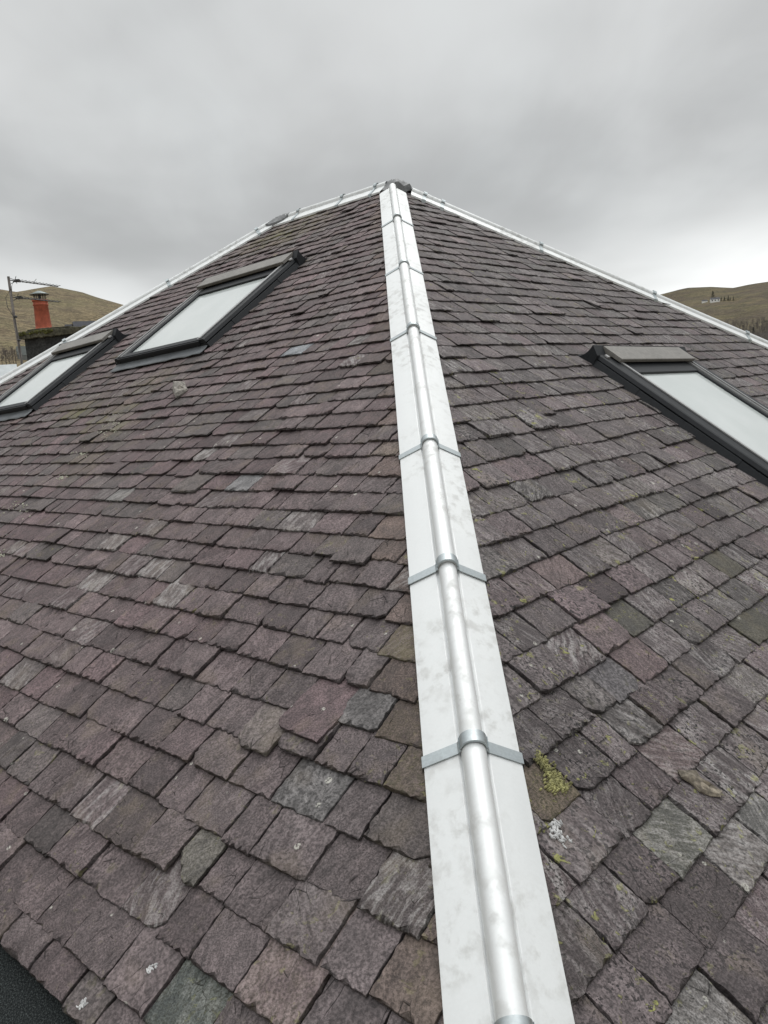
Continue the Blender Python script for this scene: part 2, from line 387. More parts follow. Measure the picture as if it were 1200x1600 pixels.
def slope(fr, ecourse, vmax, lo, hi, holes, colour, mossf, seeds, specials, wmean, vwarp):
    main = SlateMesh(); v = .012; lst = []
    while v < vmax - .03:
        e = ecourse(v); v += e
        vt = min(v, vmax) if v > vmax - .06 else v
        uL, uR = lo(vt), hi(vt)
        ph = rng.random(2) * 6.28; u = uL - rng.uniform(0, .1)
        while u < uR:
            wd = float(np.clip(rng.normal(wmean(vt), .027), .085, .25)); uc = u + wd / 2
            wob = .004 * math.sin(uc * 2.1 + ph[0]) + .003 * math.sin(uc * 5.3 + ph[1])
            lst.append(dict(uc=uc, v=vt + wob + rng.normal(0, .0026) + vwarp(uc, vt), w=wd - rng.uniform(.002, .006), e=e))
            u += wd
    for d in lst:
        d['lift'] = rng.exponential(.0022); d['rot'] = rng.normal(0, .010)
        d['cut'] = (rng.uniform(.008, .03) if rng.random() < .11 else 0, rng.uniform(.008, .03) if rng.random() < .11 else 0)
        d['base'], d['par'] = colour(d)
        if rng.random() < .016: d['v'] += rng.uniform(.008, .028); d['rot'] += rng.normal(0, .03); d['lift'] += .004
    done = []
    for sp in specials:
        us, vs = fr.px(*sp['px'], .02)
        best = min((d for d in lst if 'taken' not in d), key=lambda d: ((d['uc'] - us) / d['w']) ** 2 + ((d['v'] - d['e'] / 2 - vs) / d['e']) ** 2)
        best['taken'] = 1
        if 'base' in sp: best['base'] = sp['base']
        if 'par' in sp: best['par'] = sp['par']
        best['v'] += sp.get('slip', 0); best['lift'] += sp.get('lift', 0); best['rot'] += sp.get('rot', 0); best['w'] *= sp.get('ws', 1)
        if 'cut' in sp: best['cut'] = sp['cut']
        if 'label' in sp: best['label'] = sp['label']
    for d in lst:
        if any(d['uc'] - d['w'] / 2 > a and d['uc'] + d['w'] / 2 < b and d['v'] - d['e'] > c and d['v'] < dd for a, b, c, dd in holes): continue
        dist = np.linalg.norm(fr.P(d['uc'], d['v']) - CAM)
        lod = 0 if dist < 3.7 else 1 if dist < 6.2 else 2
        sm = SlateMesh() if 'label' in d else main
        if d['uc'] - float(lo(d['v'])) < .21: d['lift'] = min(d['lift'], .001)
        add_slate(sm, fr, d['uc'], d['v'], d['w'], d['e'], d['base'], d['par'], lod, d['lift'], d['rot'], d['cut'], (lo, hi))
        if 'label' in d:
            o = sm.build('slate'); o['label'] = d['label']; hp(o)
    o = hp(main.build('roof_slope'))
    return o, lst

def col_left(d):
    k = math.exp(rng.normal(0, .15)); h = rng.random()
    b = np.array([.129, .098, .099]) if h < .6 else np.array([.133, .095, .098]) if h < .85 else np.array([.121, .101, .099])
    pf = float(np.clip((d['uc'] + 3.4) / 1.5, 0, 1)); b = b * pf + np.array([.118, .098, .099]) * (1 - pf) if h < .85 else b
    b = b * np.array([.98, .98, .985])
    if d['uc'] + kL * d['v'] < .24 and rng.random() < .6: b = b * np.array([1.02, .95, .84])
    pale = max(0, rng.normal(.02, .10)); 
    if rng.random() < .05: pale = rng.uniform(.5, .95)
    q = FL.P(d['uc'], d['v']); mo = 0.
    for (cx, cy, rad, amt) in MOSS:
        dd = math.hypot((d['uc'] - cx) / rad[0], (d['v'] - cy) / rad[1]); mo = max(mo, amt * max(0, 1 - dd) * rng.uniform(.4, 1.3))
    return tuple(b * k * .90), (max(0, rng.normal(.03, .14)), pale, rng.uniform(.1, .45), mo + max(0, rng.normal(-.05, .06)))
def col_right(d):
    k = math.exp(rng.normal(0, .19)); h = rng.random()
    b = np.array([.121, .100, .102]) if h < .65 else np.array([.126, .097, .101]) if h < .88 else np.array([.115, .101, .099])
    near = np.clip((d['v'] - 2.2) / 2.2, 0, 1)
    pale = max(0, rng.normal(.22, .22)) + .22 * (d['uc'] + kR * d['v'] > .75) * rng.random()
    return tuple(b * k * .84), (max(0, rng.normal(.12 + .32 * near, .28)), pale * 1.25, rng.uniform(.5, 1.), max(0, rng.normal(-.04, .06)))
MOSS = []
for px, rad, amt in (((440, 375), (.7, .35), 1.1), ((480, 345), (.6, .25), .6), ((120, 650), (.35, .2), 1.), ((165, 665), (.3, .25), .8), ((230, 610), (.35, .2), .55), ((90, 610), (.3, .2), .7), ((200, 560), (.3, .2), .6), ((310, 420), (.3, .15), .7), ((365, 480), (.3, .25), .5), ((170, 690), (.2, .2), .6), ((330, 395), (.6, .2), .6), ((655, 1190), (.09, .3), .7), ((645, 1010), (.06, .3), .6), ((130, 730), (.3, .3), .35)):
    u_, v_ = FL.px(*px); MOSS.append((u_, v_, rad, amt))

loL = lambda v: -kL * np.asarray(v) ; hiL = lambda v: RIDGE + kL2 * np.asarray(v)
loR = lambda v: -kR * np.asarray(v) ; hiR = lambda v: kR2 * np.asarray(v)
SK = [  # frame, u, v of the bottom centre, half width, length, in-plane tilt, label, extra side width
    (FL, .475, 2.39, .50, 1.10, .060, 'wider roof window on the left slope, higher of the two', .045),
    (FL, 1.995, 2.95, .40, .97, .075, 'narrower roof window at the lower left edge', .045),
    (FR, -.415, 4.05, .50, 1.33, .028, 'roof window on the right slope', .10)]
def hole(k):
    f, u, v, hw, L, tl, lb, ex = SK[k]; return (u - hw + .0, u + hw + tl * L, v - L + .10, v - .02)

spL = [dict(px=(500, 1105), base=(.122, .088, .092), par=(0, .0, .1, 0), slip=.065, lift=.021, ws=1.2, rot=.05, cut=(.0, .02), label='slipped plum coloured slate standing proud of its course'),
       dict(px=(275, 1525), base=(.085, .094, .089), par=(.25, .25, .5, .1), label='greenish grey slate near the bottom edge'),
       dict(px=(450, 1535), base=(.155, .118, .118), par=(.3, .15, .4, .1), label='pinkish slate beside the greenish one'),
       dict(px=(476, 546), base=(.21, .22, .235), par=(0, 0, .05, 0), label='pale blue grey slate below the ridge'),
       dict(px=(285, 935), base=(.16, .135, .13), par=(0, 1., .2, 0), label='slate weathered almost white'),
       dict(px=(230, 888), base=(.15, .125, .12), par=(0, 1., .2, 0)),
       dict(px=(150, 912), base=(.15, .125, .12), par=(0, 1., .2, 0)),
       dict(px=(300, 723), base=(.15, .13, .125), par=(0, .95, .2, 0)),
       dict(px=(180, 850), base=(.15, .125, .12), par=(0, .95, .2, 0)),
       dict(px=(385, 745), base=(.16, .155, .158), par=(0, .25, .1, 0)),
       dict(px=(205, 768), base=(.15, .14, .135), par=(0, .8, .1, 0)),
       dict(px=(582, 865), slip=.025, lift=.009, ws=1.1, base=(.118, .097, .096), label='slate sitting proud beside the hip capping'),
       dict(px=(310, 752), slip=.03, lift=.008, base=(.112, .094, .093)),
       dict(px=(430, 1140), slip=.03, lift=.010, cut=(.0, .03)),
       dict(px=(322, 1335), base=(.118, .108, .098), par=(.2, .1, .3, .08), cut=(0, .05), lift=.006, label='broken slate with a jagged lower corner'),
       dict(px=(560, 1120), base=(.118, .110, .110), par=(0, .1, .2, 0)),
       dict(px=(500, 1235), base=(.115, .108, .108), par=(0, .25, .5, 0)),
       dict(px=(225, 830), base=(.14, .115, .11), par=(0, .5, .2, 0))]
spR = [dict(px=(1150, 1270), base=(.13, .125, .12), par=(.4, 1., .4, 0), label='slate weathered almost white among darker slates'),
       dict(px=(858, 1212), base=(.112, .086, .074), par=(.6, .0, .8, .25), label='rusty brown slate under the lichen patch'),
       dict(px=(1085, 1300), base=(.12, .118, .108), par=(.5, .8, .5, .1)),
       dict(px=(1160, 975), base=(.065, .060, .052), par=(.1, .0, .2, .1), label='smooth dark slate with brown streaks'),
       dict(px=(975, 955), base=(.075, .070, .065), par=(.4, .0, .3, .1)),
       dict(px=(1105, 870), base=(.068, .062, .054), par=(.1, .0, .2, .1)),
       dict(px=(880, 885), base=(.130, .097, .096), par=(.1, .1, .4, .0)),
       dict(px=(915, 1000), base=(.128, .098, .100), par=(.2, .1, .5, .0)),
       dict(px=(985, 1030), base=(.125, .092, .094), par=(.2, .1, .5, .0)),
       dict(px=(1040, 1145), base=(.125, .094, .094), par=(.2, .5, .5, .0)),
       dict(px=(960, 1010), base=(.098, .090, .094), par=(.1, .1, .5, .0)),
       dict(px=(1120, 1350), base=(.14, .125, .12), par=(.5, .9, .5, .0)),
       dict(px=(1100, 1560), base=(.14, .13, .125), par=(.4, .9, .5, .0))]
warpL = lambda u, v: .018 * u * math.exp(-((v - 2.3) / 1.6) ** 2)
slateL, lstL = slope(FL, lambda v: .1015 + .019 * min(1, max(0, (v - 4.0) / .9)) + rng.normal(0, .003), EAVE_L, loL, hiL, [hole(0), hole(1)], col_left, None, 1, spL, lambda v: .126 + .034 * min(1, max(0, (v - 2.6) / 2.2)), warpL)
slateR, lstR = slope(FR, lambda v: .119 + rng.normal(0, .004), EAVE_R, loR, hiR, [hole(2)], col_right, None, 2, spR, lambda v: .150 + .02 * min(1, v / 3.), lambda u, v: 0.)

# roof deck under the slates, far slopes and walls
ea = lambda fr, v, u: fr.P(u, v)
C0 = A + hd * (EAVE_L / abs(hd @ gL)); 
zE = C0[2]
C1 = A + rh * ((A[2] - zE) / -rh[2]); C2 = RE + lh * ((A[2] - zE) / -lh[2])
C3 = A + U * ((C2 - A) @ U) + V * ((C1 - A) @ V); C3[2] = zE
k = MB(); 
k.add([A, RE, C2, C0], [(0, 1, 2, 3)]); k.add([A, C0, C1], [(0, 1, 2)])
hp(k.build('roof_deck', M['bark']))
for face in ([A, RE, C3, C1], [RE, C2, C3]):
    k = MB(); k.add(face, [tuple(range(len(face)))]); hp(k.build('roof_slope', M['far_slate']))
k = MB(); cen = (C0 + C2 + C1 + C3) / 4
W4 = [c + (cen - c) * .04 for c in (C0, C1, C3, C2)]
k.add([(p[0], p[1], z) for z in (0, zE + .02) for p in W4], [(i, (i + 1) % 4, 4 + (i + 1) % 4, 4 + i) for i in range(4)])
hp(k.build('wall', M['render']))
# black felt strip against the eave
k = MB(); fl = Frame(U, gL, nL)
o0 = FL.P(-2.65, EAVE_L)
gF = gL * math.cos(.30) + nL * math.sin(.30)
nF = nL * math.cos(.30) - gL * math.sin(.30)
for y0, y1, z0, z1 in ((.10, -.55, -.055, .004),):
    k.box(-3.4, 1.9, y1, y0, z0, z1)
fo = k.build('felt_strip', M['felt'])
mm = Matrix.Identity(4)
gF, nF = gL, nL
for i in range(3): mm[i][0] = U[i]; mm[i][1] = gF[i]; mm[i][2] = nF[i]; mm[i][3] = o0[i]
fo.matrix_world = mm; fo.parent = house; fo.matrix_parent_inverse = HO.copy()

# ------------------------------------------------------------------ metal cappings and their straps
def capping(P0, T, na, nb, wing, off, rr, cuts, strap_at, s0, lod=1., first=0.):
    """P0 hip top, T unit direction, na/nb the two slope normals; cuts = joints along T"""
    Mv = na + nb; Mv = Mv / np.linalg.norm(Mv)
    X = np.cross(Mv, T); X /= np.linalg.norm(X)
    if X @ na < 0: X = -X            # X points to slope a
    ba, bb = math.acos(min(1, na @ Mv)), math.acos(min(1, nb @ Mv)); fl_ = math.radians(5.5)
    off_m = off / math.cos(ba)
    def prof(grow=0., wx=0., lip=.014, nseg=14):
        pts = []; o = off_m + grow
        wa = wing + wx
        def wp(side, d):              # point on a wing
            b = (ba if side > 0 else bb) + fl_
            return (side * d * math.cos(b), o - d * math.sin(b))
        e = wp(1, wa); pts += [(e[0] + .002, e[1] - lip), (e[0] + .003, e[1] - .002), e]
        pts.append(wp(1, wa * .6)); pts.append(wp(1, rr + .020)); pts.append(wp(1, rr + .0145))
        cz = o - .0075
        dk = 0. if grow > .003 else 1.
        def dip(sd, d, q): p_ = wp(sd, d); return (p_[0], p_[1] - q)
        pts.append(dip(1, rr + .012, .0016 if dk else -.0022)); pts.append(dip(1, rr + .0055, .0085 if dk else -.0065)); pts.append(((rr + grow) + .0012, wp(1, rr)[1] - .008 * dk + .010 * (1 - dk)))
        for i in range(nseg + 1):
            a = math.radians(4) + (math.pi - 2 * math.radians(4)) * i / nseg
            pts.append(((rr + grow) * math.cos(a), cz + (rr + grow) * math.sin(a)))
        pts.append((-(rr + grow) - .0012, wp(-1, rr)[1] - .008 * dk + .010 * (1 - dk))); pts.append(dip(-1, rr + .0055, .0085 if dk else -.0065)); pts.append(dip(-1, rr + .012, .0016 if dk else -.0022)); pts.append(wp(-1, rr + .0145)); pts.append(wp(-1, rr + .020)); pts.append(wp(-1, wa * .6))
        e = wp(-1, wa); pts += [e, (e[0] - .003, e[1] - .002), (e[0] - .002, e[1] - lip)]
        return pts
    def sheet(sa, sb, grow, wx, lip, thick, nl, name, material, wob):
        pr = prof(grow, wx, lip); pin = prof(grow - thick, wx, lip); n = len(pr)
        k = MB(); ph = rng.random(3) * 6.28
        for layer, P2 in ((0, pr), (1, pin)):
            vs = []
            for i in range(nl + 1):
                s_ = sa + (sb - sa) * i / nl
                for j, (x, z) in enumerate(P2):
                    edge = abs(x) / wing
                    zz = z + wob * edge * (math.sin(s_ * 9 + ph[0] + (1.7 if x > 0 else 0)) * .6 + math.sin(s_ * 23 + ph[1] + x * 9) * .35)
                    vs.append(P0 + T * s_ + X * x + Mv * zz)
            fs = [(i * n + j, i * n + j + 1, (i + 1) * n + j + 1, (i + 1) * n + j) for i in range(nl) for j in range(n - 1)]
            nn = n // 2
            k.add(vs, [f for f in fs if abs(f[0] % n - (nn - .5)) < 7.6], True); b0 = len(k.v) - len(vs)
            for f in fs:
                if abs(f[0] % n - (nn - .5)) >= 7.6: k.f.append(tuple(b0 + q for q in f)); k.sm.append(False)
            if layer == 0: top = vs
            else: bot = vs
        for row in (0, nl):            # end edges
            k.add([top[row * n + j] for j in range(n)] + [bot[row * n + j] for j in range(n)], [(j, j + 1, n + j + 1, n + j) for j in range(n - 1)])
        k.add([top[i * n] for i in range(nl + 1)] + [bot[i * n] for i in range(nl + 1)], [(j, j + 1, nl + 2 + j, nl + 1 + j) for j in range(nl)])
        k.add([top[i * n + n - 1] for i in range(nl + 1)] + [bot[i * n + n - 1] for i in range(nl + 1)], [(j, j + 1, nl + 2 + j, nl + 1 + j) for j in range(nl)])
        o = k.build(name, material)
        me = o.data
        me.set_sharp_from_angle(angle=R_(28))
        return o
    caps = []
    for i in range(len(cuts) - 1):
        sa, sb = cuts[i], cuts[i + 1] + (.012 if i < len(cuts) - 2 else 0)
        o = sheet(sa, sb, .0018 * ((len(cuts) - i) % 2) , 0, .016, .0012, max(2, int((sb - sa) * 26 * lod)), 'ridge_capping', M['cap'], .0011)
        hp(o); caps.append(o)
    for i, s_ in enumerate(strap_at):
        o = sheet(s_ - .015, s_ + .015, .0062, .005, .026, .0030, 2, 'strap', M['strap'], 0.)
        # rivet heads on the shoulders of the roll
        k = MB()
        for side in (1, -1):
            c = P0 + T * s_ + X * side * rr * .80 + Mv * (off_m - .0075 + (rr + .0062) * .62)
            nn = X * side * .78 + Mv * .62
            k.tube([c, c + nn * .0045], .0045, 8)
        idx = min(range(len(caps)), key=lambda q: abs(cuts[q] - s_))
        me2 = k.build('strap_tmp', M['strap'])
        bm = bmesh.new(); bm.from_mesh(o.data); bm.from_mesh(me2.data); bm.to_mesh(o.data); bm.free()
        bpy.data.objects.remove(me2)
        o.parent = caps[idx]; o.matrix_parent_inverse = (caps[idx].matrix_parent_inverse @ Matrix.Identity(4))
        o.matrix_parent_inverse = Matrix.Identity(4)
    return caps
HIPW = .119
hs = [.13, 1.163, 2.255, 3.259, 4.376, 5.085, 5.719, 6.288]
capping(A, hd, nL, nR, HIPW, .051, .0245, [.135] + hs[1:] + [6.9], hs[1:] , 0, 1.6)
capping(A, rh, nR, nB, HIPW, .051, .0245, [.15, .424, 1.325, 2.418, 3.36, 4.3, 5.2], [.264, .424, 1.325, 2.418, 3.36, 4.3], 0, .5)
capping(A, U, nL, nB, HIPW, .051, .0245, [.05, .561, 1.126, 1.40], [.167, .561, 1.126], 0, .6)
capping(RE, lh, nL, nE, HIPW, .051, .0245, [.05, .188, 1.151, 2.263, 3.4, 4.4, 5.3], [.188, 1.151, 2.263, 3.4, 4.4], 0, .5)

# dark lead saddles over the two ridge ends
def saddle(C, planes, ax, ay, rx, ry, name, seed, roll_dirs):
    r2 = np.random.default_rng(seed); k = MB(); n = 15
    def hz(p):
        bump_ = 0.; z = min(C[2] - ((p - C) @ np.array([q[0], q[1], 0])) / q[2] for q in planes)
        for T in roll_dirs:
            t = np.array([T[0], T[1], 0]); t /= np.linalg.norm(t); d = p - C; d = np.array([d[0], d[1], 0])
            along = d @ t; perp = abs(np.cross(t, d)[2])
            if along > -.03: zr = max(0., 1 - (perp / .05) ** 2) * .018; bump_ = max(bump_, zr)
        return z + bump_
    vs = [];
    for lay in (0, 1):
        for i in range(n + 1):
            for j in range(n + 1):
                a0_, b0_ = 2 * i / n - 1, 2 * j / n - 1; a, b = a0_ * math.sqrt(1 - b0_ * b0_ * .45), b0_ * math.sqrt(1 - a0_ * a0_ * .45)
                rr = 1 + 0.05 * math.sin(3 * math.atan2(b, a) + seed) * max(abs(a), abs(b)) + 0.012 * r2.normal() * (max(abs(a), abs(b)) > .95)
                p = C + ax * a * rx * rr + ay * b * ry * rr
                vs.append((p[0], p[1], hz(p) + .068 - lay * (.050 if max(abs(a0_), abs(b0_)) > .99 else .012) + .003 * r2.normal() * (1 - lay)))
    m_ = (n + 1) ** 2
    q = [(i * (n + 1) + j, i * (n + 1) + j + 1, (i + 1) * (n + 1) + j + 1, (i + 1) * (n + 1) + j) for i in range(n) for j in range(n)]
    k.add(vs[:m_], q, True); k.add(vs[m_:], q, True)
    ring = [i * (n + 1) for i in range(n + 1)] + [n * (n + 1) + j for j in range(1, n + 1)] + [i * (n + 1) + n for i in range(n - 1, -1, -1)] + [j for j in range(n - 1, 0, -1)]
    k.add([vs[i] for i in ring] + [vs[m_ + i] for i in ring], [(i, (i + 1) % len(ring), len(ring) + (i + 1) % len(ring), len(ring) + i) for i in range(len(ring))])
    return hp(k.build(name, M['lead']))
saddle(A + V * .02 - U * .03, (nL, nR, nB), V, U, .150, .085, 'lead_saddle', 3, (hd, rh, U))
saddle(RE + U * -.02, (nL, nE, nB), U, V, .17, .10, 'lead_saddle', 5, (lh, -U))

# ------------------------------------------------------------------ roof windows
def skylight(k_):
    fr, u0, v0, hw, L, tl, label, ex = SK[k_]
    x = fr.E - fr.G * (tl * (-1 if False else 1)); 
    yv = fr.G + fr.E * tl; yv /= np.linalg.norm(yv)
    xv = fr.E - fr.G * tl; xv -= yv * (xv @ yv); xv /= np.linalg.norm(xv)
    o = fr.P(u0, v0, 0.0)
    Mx = Matrix.Identity(4)
    for i in range(3): Mx[i][0] = xv[i]; Mx[i][1] = yv[i]; Mx[i][2] = fr.N[i]; Mx[i][3] = o[i]
    root = empty('roof_window'); root.matrix_world = Mx; root['label'] = label
    root.parent = house; root.matrix_parent_inverse = HO.copy()
    Y0, Y1 = 0., L
    X, Yx, Z = (1, 0, 0), (0, 1, 0), (0, 0, 1)
    zt = .096
    # flashing: outer upstand with lapped soaker pieces along both sides
    k = MB()
    for s in (1, -1):
        npc = max(3, round(L / .30))
        for i in range(npc):
            ya, yb = -.015 + (L + .0) * i / npc, -.015 + (L + .0) * (i + 1) / npc + .012
            d = .0022 * (i % 2)
            prof = [(s * (hw - .02), .004), (s * (hw + ex + .014 + d), .004), (s * (hw + ex + .010 + d), .020), (s * (hw + ex - .004 + d), .058), (s * (hw - .02), .058)]
            k.prism([(p[0], p[1] + d) for p in prof], ya, yb, (Yx, X, Z))
    k.prism([(-.012, .004), (-.016, .05), (.03, .05), (.03, .004)], -hw, hw, (X, Yx, Z))
    k.build('flashing', M['frame'], root, .0015)
    # side casings: a chamfered cover on each side
    k = MB()
    for s in (1, -1):
        out = hw + ex - .012
        prof = [(s * (hw - .034), .0605), (s * out, .0605), (s * (out + .004), .066), (s * (out - .006), .086), (s * (out - .016), .090), (s * (hw - .034), .090)]
        k.prism(prof, -.012, L - .01, (Yx, X, Z))
    k.build('casing', M['frame'], root, .0015)
    # bright edge rails either side of the glass
    for s in (1, -1):
        k = MB()
        k.box(s * (hw - .020) - .006, s * (hw - .020) + .006, .0, L - .10, .0905, .0985)
        k.box(s * (hw - .048) - .005, s * (hw - .048) + .005, .0, L - .10, .070, .0935)
        k.build('edge_rail', M['rail'], root, .001)
    # sash: inner stepped frame
    k = MB()
    for s in (1, -1): k.box(min(s * (hw - .0345), s * (hw - .082)), max(s * (hw - .0345), s * (hw - .082)), .012, L - .10, .052, .0815)
    k.box(-hw + .0825, hw - .0825, .012, .058, .052, .0815)
    k.box(-hw + .0825, hw - .0825, L - .215, L - .102, .052, .0845)  # top rail made deep, standing in for hood shade and reflection on the pane
    k.build('sash', M['frame'], root, .002)
    k = MB()
    k.box(-hw + .03, hw - .03, -.016, .010, .0515, .0685); k.box(-hw + .02, hw - .02, -.024, .009, .0700, .0860); k.box(-hw + .03, hw - .03, -.012, .030, .0862, .0905)
    k.build('bottom_bar', M['frame'], root, .0015)
    # pane with a pale blind behind the glass
    k = MB(); k.box(-hw + .083, hw - .083, .059, L - .216, .060, .0700)
    k.build('pane', M['pane'], root)
    # top hood
    k = MB()
    prof = [(L - .125, .097), (L - .128, .117), (L - .124, .120), (L + .012, .122), (L + .014, .060), (L - .06, .060), (L - .06, .097)]
    k.prism(prof, -hw - .004, hw + .004, (X, Yx, Z))
    k.build('hood', M['hood'], root, .0012)
    # curved head flashing behind the hood, wider than the window
    k = MB(); wx = hw + ex + .012
    prof = [(L - .045, .004), (L + .082, .020), (L + .082, .026)] + [(L + .082 - .060 * math.sin(t), .026 + .096 * (1 - math.cos(t))) for t in np.linspace(.25, math.pi / 2, 8)] + [(L + .019, .122), (L - .035, .088)]
    for s in (1, -1):
        k.prism(prof, s * (hw + .008), s * wx, (X, Yx, Z))
    mid = [(L + .016, .004)] + prof[1:-2] + [(L + .018, .116)]
    k.prism(mid, -hw - .007, hw + .007, (X, Yx, Z))
    k.build('head_flashing', M['frame'], root, .0015)
    for s in (1, -1):
        k = MB(); k.box(s * (hw + ex * .5) - .010, s * (hw + ex * .5) + .010, L - .075, L - .048, .0902, .103); k.build('clip', M['clip'], root, .003)
    # apron lying on the slates below the window
    k = MB(); n = 14; vs = []
    for i in range(n + 1):
        xx = (-hw - .035) + (2 * hw + .07) * i / n
        for y, z in ((.02, .052), (-.016, .046), (-.035, .040), (-.075, .039), (-.105 + .004 * math.sin(i * 1.9), .038 + .003 * math.sin(i * 2.3))):
            vs.append((xx, y, z + .001 * math.sin(i * 1.3 + y * 30)))
    k.add(vs, [(i * 5 + j, i * 5 + j + 1, (i + 1) * 5 + j + 1, (i + 1) * 5 + j) for i in range(n) for j in range(4)], True)
    ap = k.build('apron', M['apron'], root); so = ap.modifiers.new('s', 'SOLIDIFY'); so.thickness = .002
    return root
def m_pane():
    mt, g = mat('pane_glass'); o = objc(g)
    a = g.noise(o, 2.2, 3, .5); b = g.noise(g.vmul(o, (40, 3, 1)), 1., 3, .6)
    col = g.mix(g.rng(a, .3, .7), c4(.56, .61, .595), c4(.66, .70, .69))
    col = g.mix(g.math('MULTIPLY', g.rng(b, .62, .72), .25), col, c4(.45, .48, .47))
    g.out(col, .35, 0., None, .5, 1.)
    return mt
M['pane'] = m_pane()
for i in range(3): skylight(i)

# ------------------------------------------------------------------ loose bits lying on the slates
def top_z(fr, x, y, z=.03): u_, v_ = fr.px(x, y, z); return fr.P(u_, v_, z)
def blob(name, pts2, fr, z0, t, material, label, cat, jit=.15, seed=0):
    """irregular flake: outline given in slope metres (u, v), thickness t, resting at height z0"""
    r2 = np.random.default_rng(seed); c = np.mean(pts2, 0); n = len(pts2); k = MB(); vs = []
    for sc_, zz in ((1., 0.), (1.02, t * .45), (.86, t), (.45, t * 1.12)):
        for p in pts2:
            q = c + (np.array(p) - c) * sc_ * (1 + jit * .25 * r2.normal())
            vs.append(fr.P(q[0], q[1], z0 + zz * (1 + jit * r2.normal())))
    vs.append(fr.P(c[0], c[1], z0 + t * 1.1))
    o0 = fr.P(c[0], c[1], z0)
    fs = [(r * n + i, r * n + (i + 1) % n, (r + 1) * n + (i + 1) % n, (r + 1) * n + i) for r in range(3) for i in range(n)]
    fs += [(3 * n + i, 3 * n + (i + 1) % n, 4 * n) for i in range(n)] + [tuple(range(n))[::-1]]
    k.add([np.array(p) - o0 for p in vs], fs)
    o = k.build(name, material); o.location = o0
    return tag(o, label, cat)
def pxo(fr, pts, z): return [fr.px(x, y, z) for x, y in pts]
blob('stone_fragment', pxo(FR, [(1062, 1205), (1068, 1202), (1084, 1205), (1096, 1217), (1115, 1228), (1128, 1237), (1124, 1244), (1112, 1243), (1096, 1236), (1080, 1222), (1066, 1213)], .036), FR, .030, .011, M['stone_chip'],
     'long buff stone sliver lying loose on the right slope slates', 'stone', .34, 1)
blob('slate_fragment', pxo(FL, [(272, 598), (288, 597), (291, 607), (283, 615), (275, 621), (271, 613)], .04), FL, .028, .028, M['slate_chip'],
     'pale broken chip lodged on the left slope below the larger roof window', 'stone', .2, 2)
# thick lichen cushion beside the capping
k = MB(); c0 = top_z(FR, 855, 1205, .032); r2 = np.random.default_rng(11)
base_pts = [(842, 1180), (848, 1190), (853, 1196), (858, 1203), (863, 1208), (868, 1213), (873, 1218), (878, 1223), (882, 1228), (872, 1226), (864, 1219), (876, 1230), (868, 1232), (858, 1226)]
for i in range(430):
    bx, by = base_pts[r2.integers(len(base_pts))]; x_, y_ = bx + r2.normal() * 4.6, by + r2.normal() * 5
    p = top_z(FR, x_, y_, .031) - c0; rad = r2.uniform(.0010, .0030) * (1 if i % 9 else 1.6); n = 7
    ring = [(p + (FR.E * math.cos(a) + FR.G * math.sin(a)) * rad * r2.uniform(.7, 1.3)) for a in np.linspace(0, 6.283, n, endpoint=False)]
    up = FR.N * rad * r2.uniform(.7, 1.6)
    k.add([q - FR.N * .004 for q in ring] + [q * 1. + up * .6 - (q - p) * .25 for q in ring] + [p + up], [(j, (j + 1) % n, n + (j + 1) % n, n + j) for j in range(n)] + [(n + j, n + (j + 1) % n, 2 * n) for j in range(n)], True)
o = k.build('lichen_patch', M['lichen']); o.location = c0
tag(o, 'thick yellow green lichen cushion beside the metal hip capping', 'lichen')
# bird dropping: splashed streaks
def splash(name, pxs, fr, material, label, cat, seed, spread, num, z=.0315):
    k = MB(); r2 = np.random.default_rng(seed); c0 = top_z(fr, *pxs[0], z)
    for i in range(num):
        bx, by = pxs[r2.integers(len(pxs))]; p = top_z(fr, bx + r2.normal() * spread, by + r2.normal() * spread, z) - c0
        n = 8; ra, rb = r2.uniform(.0006, .0018), r2.uniform(.001, .007); an = r2.normal() * .6
        e1 = fr.E * math.cos(an) + fr.G * math.sin(an); e2 = -fr.E * math.sin(an) + fr.G * math.cos(an)
        ring = [p + e1 * ra * math.cos(a) * r2.uniform(.7, 1.3) + e2 * rb * math.sin(a) * r2.uniform(.7, 1.3) for a in np.linspace(0, 6.283, n, endpoint=False)]
        k.add([q - fr.N * .005 for q in ring] + [q + fr.N * .0001 for q in ring] + [p + fr.N * .0004], [(j, (j + 1) % n, n + (j + 1) % n, n + j) for j in range(n)] + [(n + j, n + (j + 1) % n, 2 * n) for j in range(n)], True)
    o = k.build(name, material); o.location = c0
    return tag(o, label, cat)
splash('bird_dropping', [(866, 1290), (870, 1295), (874, 1300), (868, 1302), (880, 1308), (884, 1316), (872, 1286)], FR, M['white'], 'white bird dropping splashed on a slate beside the hip capping', 'bird dropping', 4, 4., 55)
splash('lichen_patch', [(92, 748), (97, 744), (102, 741), (95, 746)], FL, M['pale_lichen'], 'large pale lichen spot on one slate of the left slope', 'lichen', 5, 2.5, 26, .03)
splash('lichen_patch', [(1, 866), (4, 868), (2, 862)], FL, M['pale_lichen'], 'pale lichen spot at the left edge of the picture, halfway down', 'lichen', 6, 2.5, 14, .03)
splash('lichen_patch', [(162, 668), (175, 655), (168, 676), (180, 665)], FL, M['pale_lichen'], 'scattered pale lichen flecks below the larger roof window', 'lichen', 8, 6, 60, .03)['kind'] = 'stuff'
splash('lichen_patch', [(10, 795), (22, 788), (40, 797), (130, 708), (115, 712)], FL, M['pale_lichen'], 'widely scattered whitish lichen flecks below the smaller roof window', 'lichen', 9, 5, 60, .03)['kind'] = 'stuff'
splash('lichen_patch', [(126, 1569), (124, 1573), (129, 1566)], FL, M['white'], 'small white lichen spot on the lowest slates by the black felt', 'lichen', 10, 2.5, 14, .031)
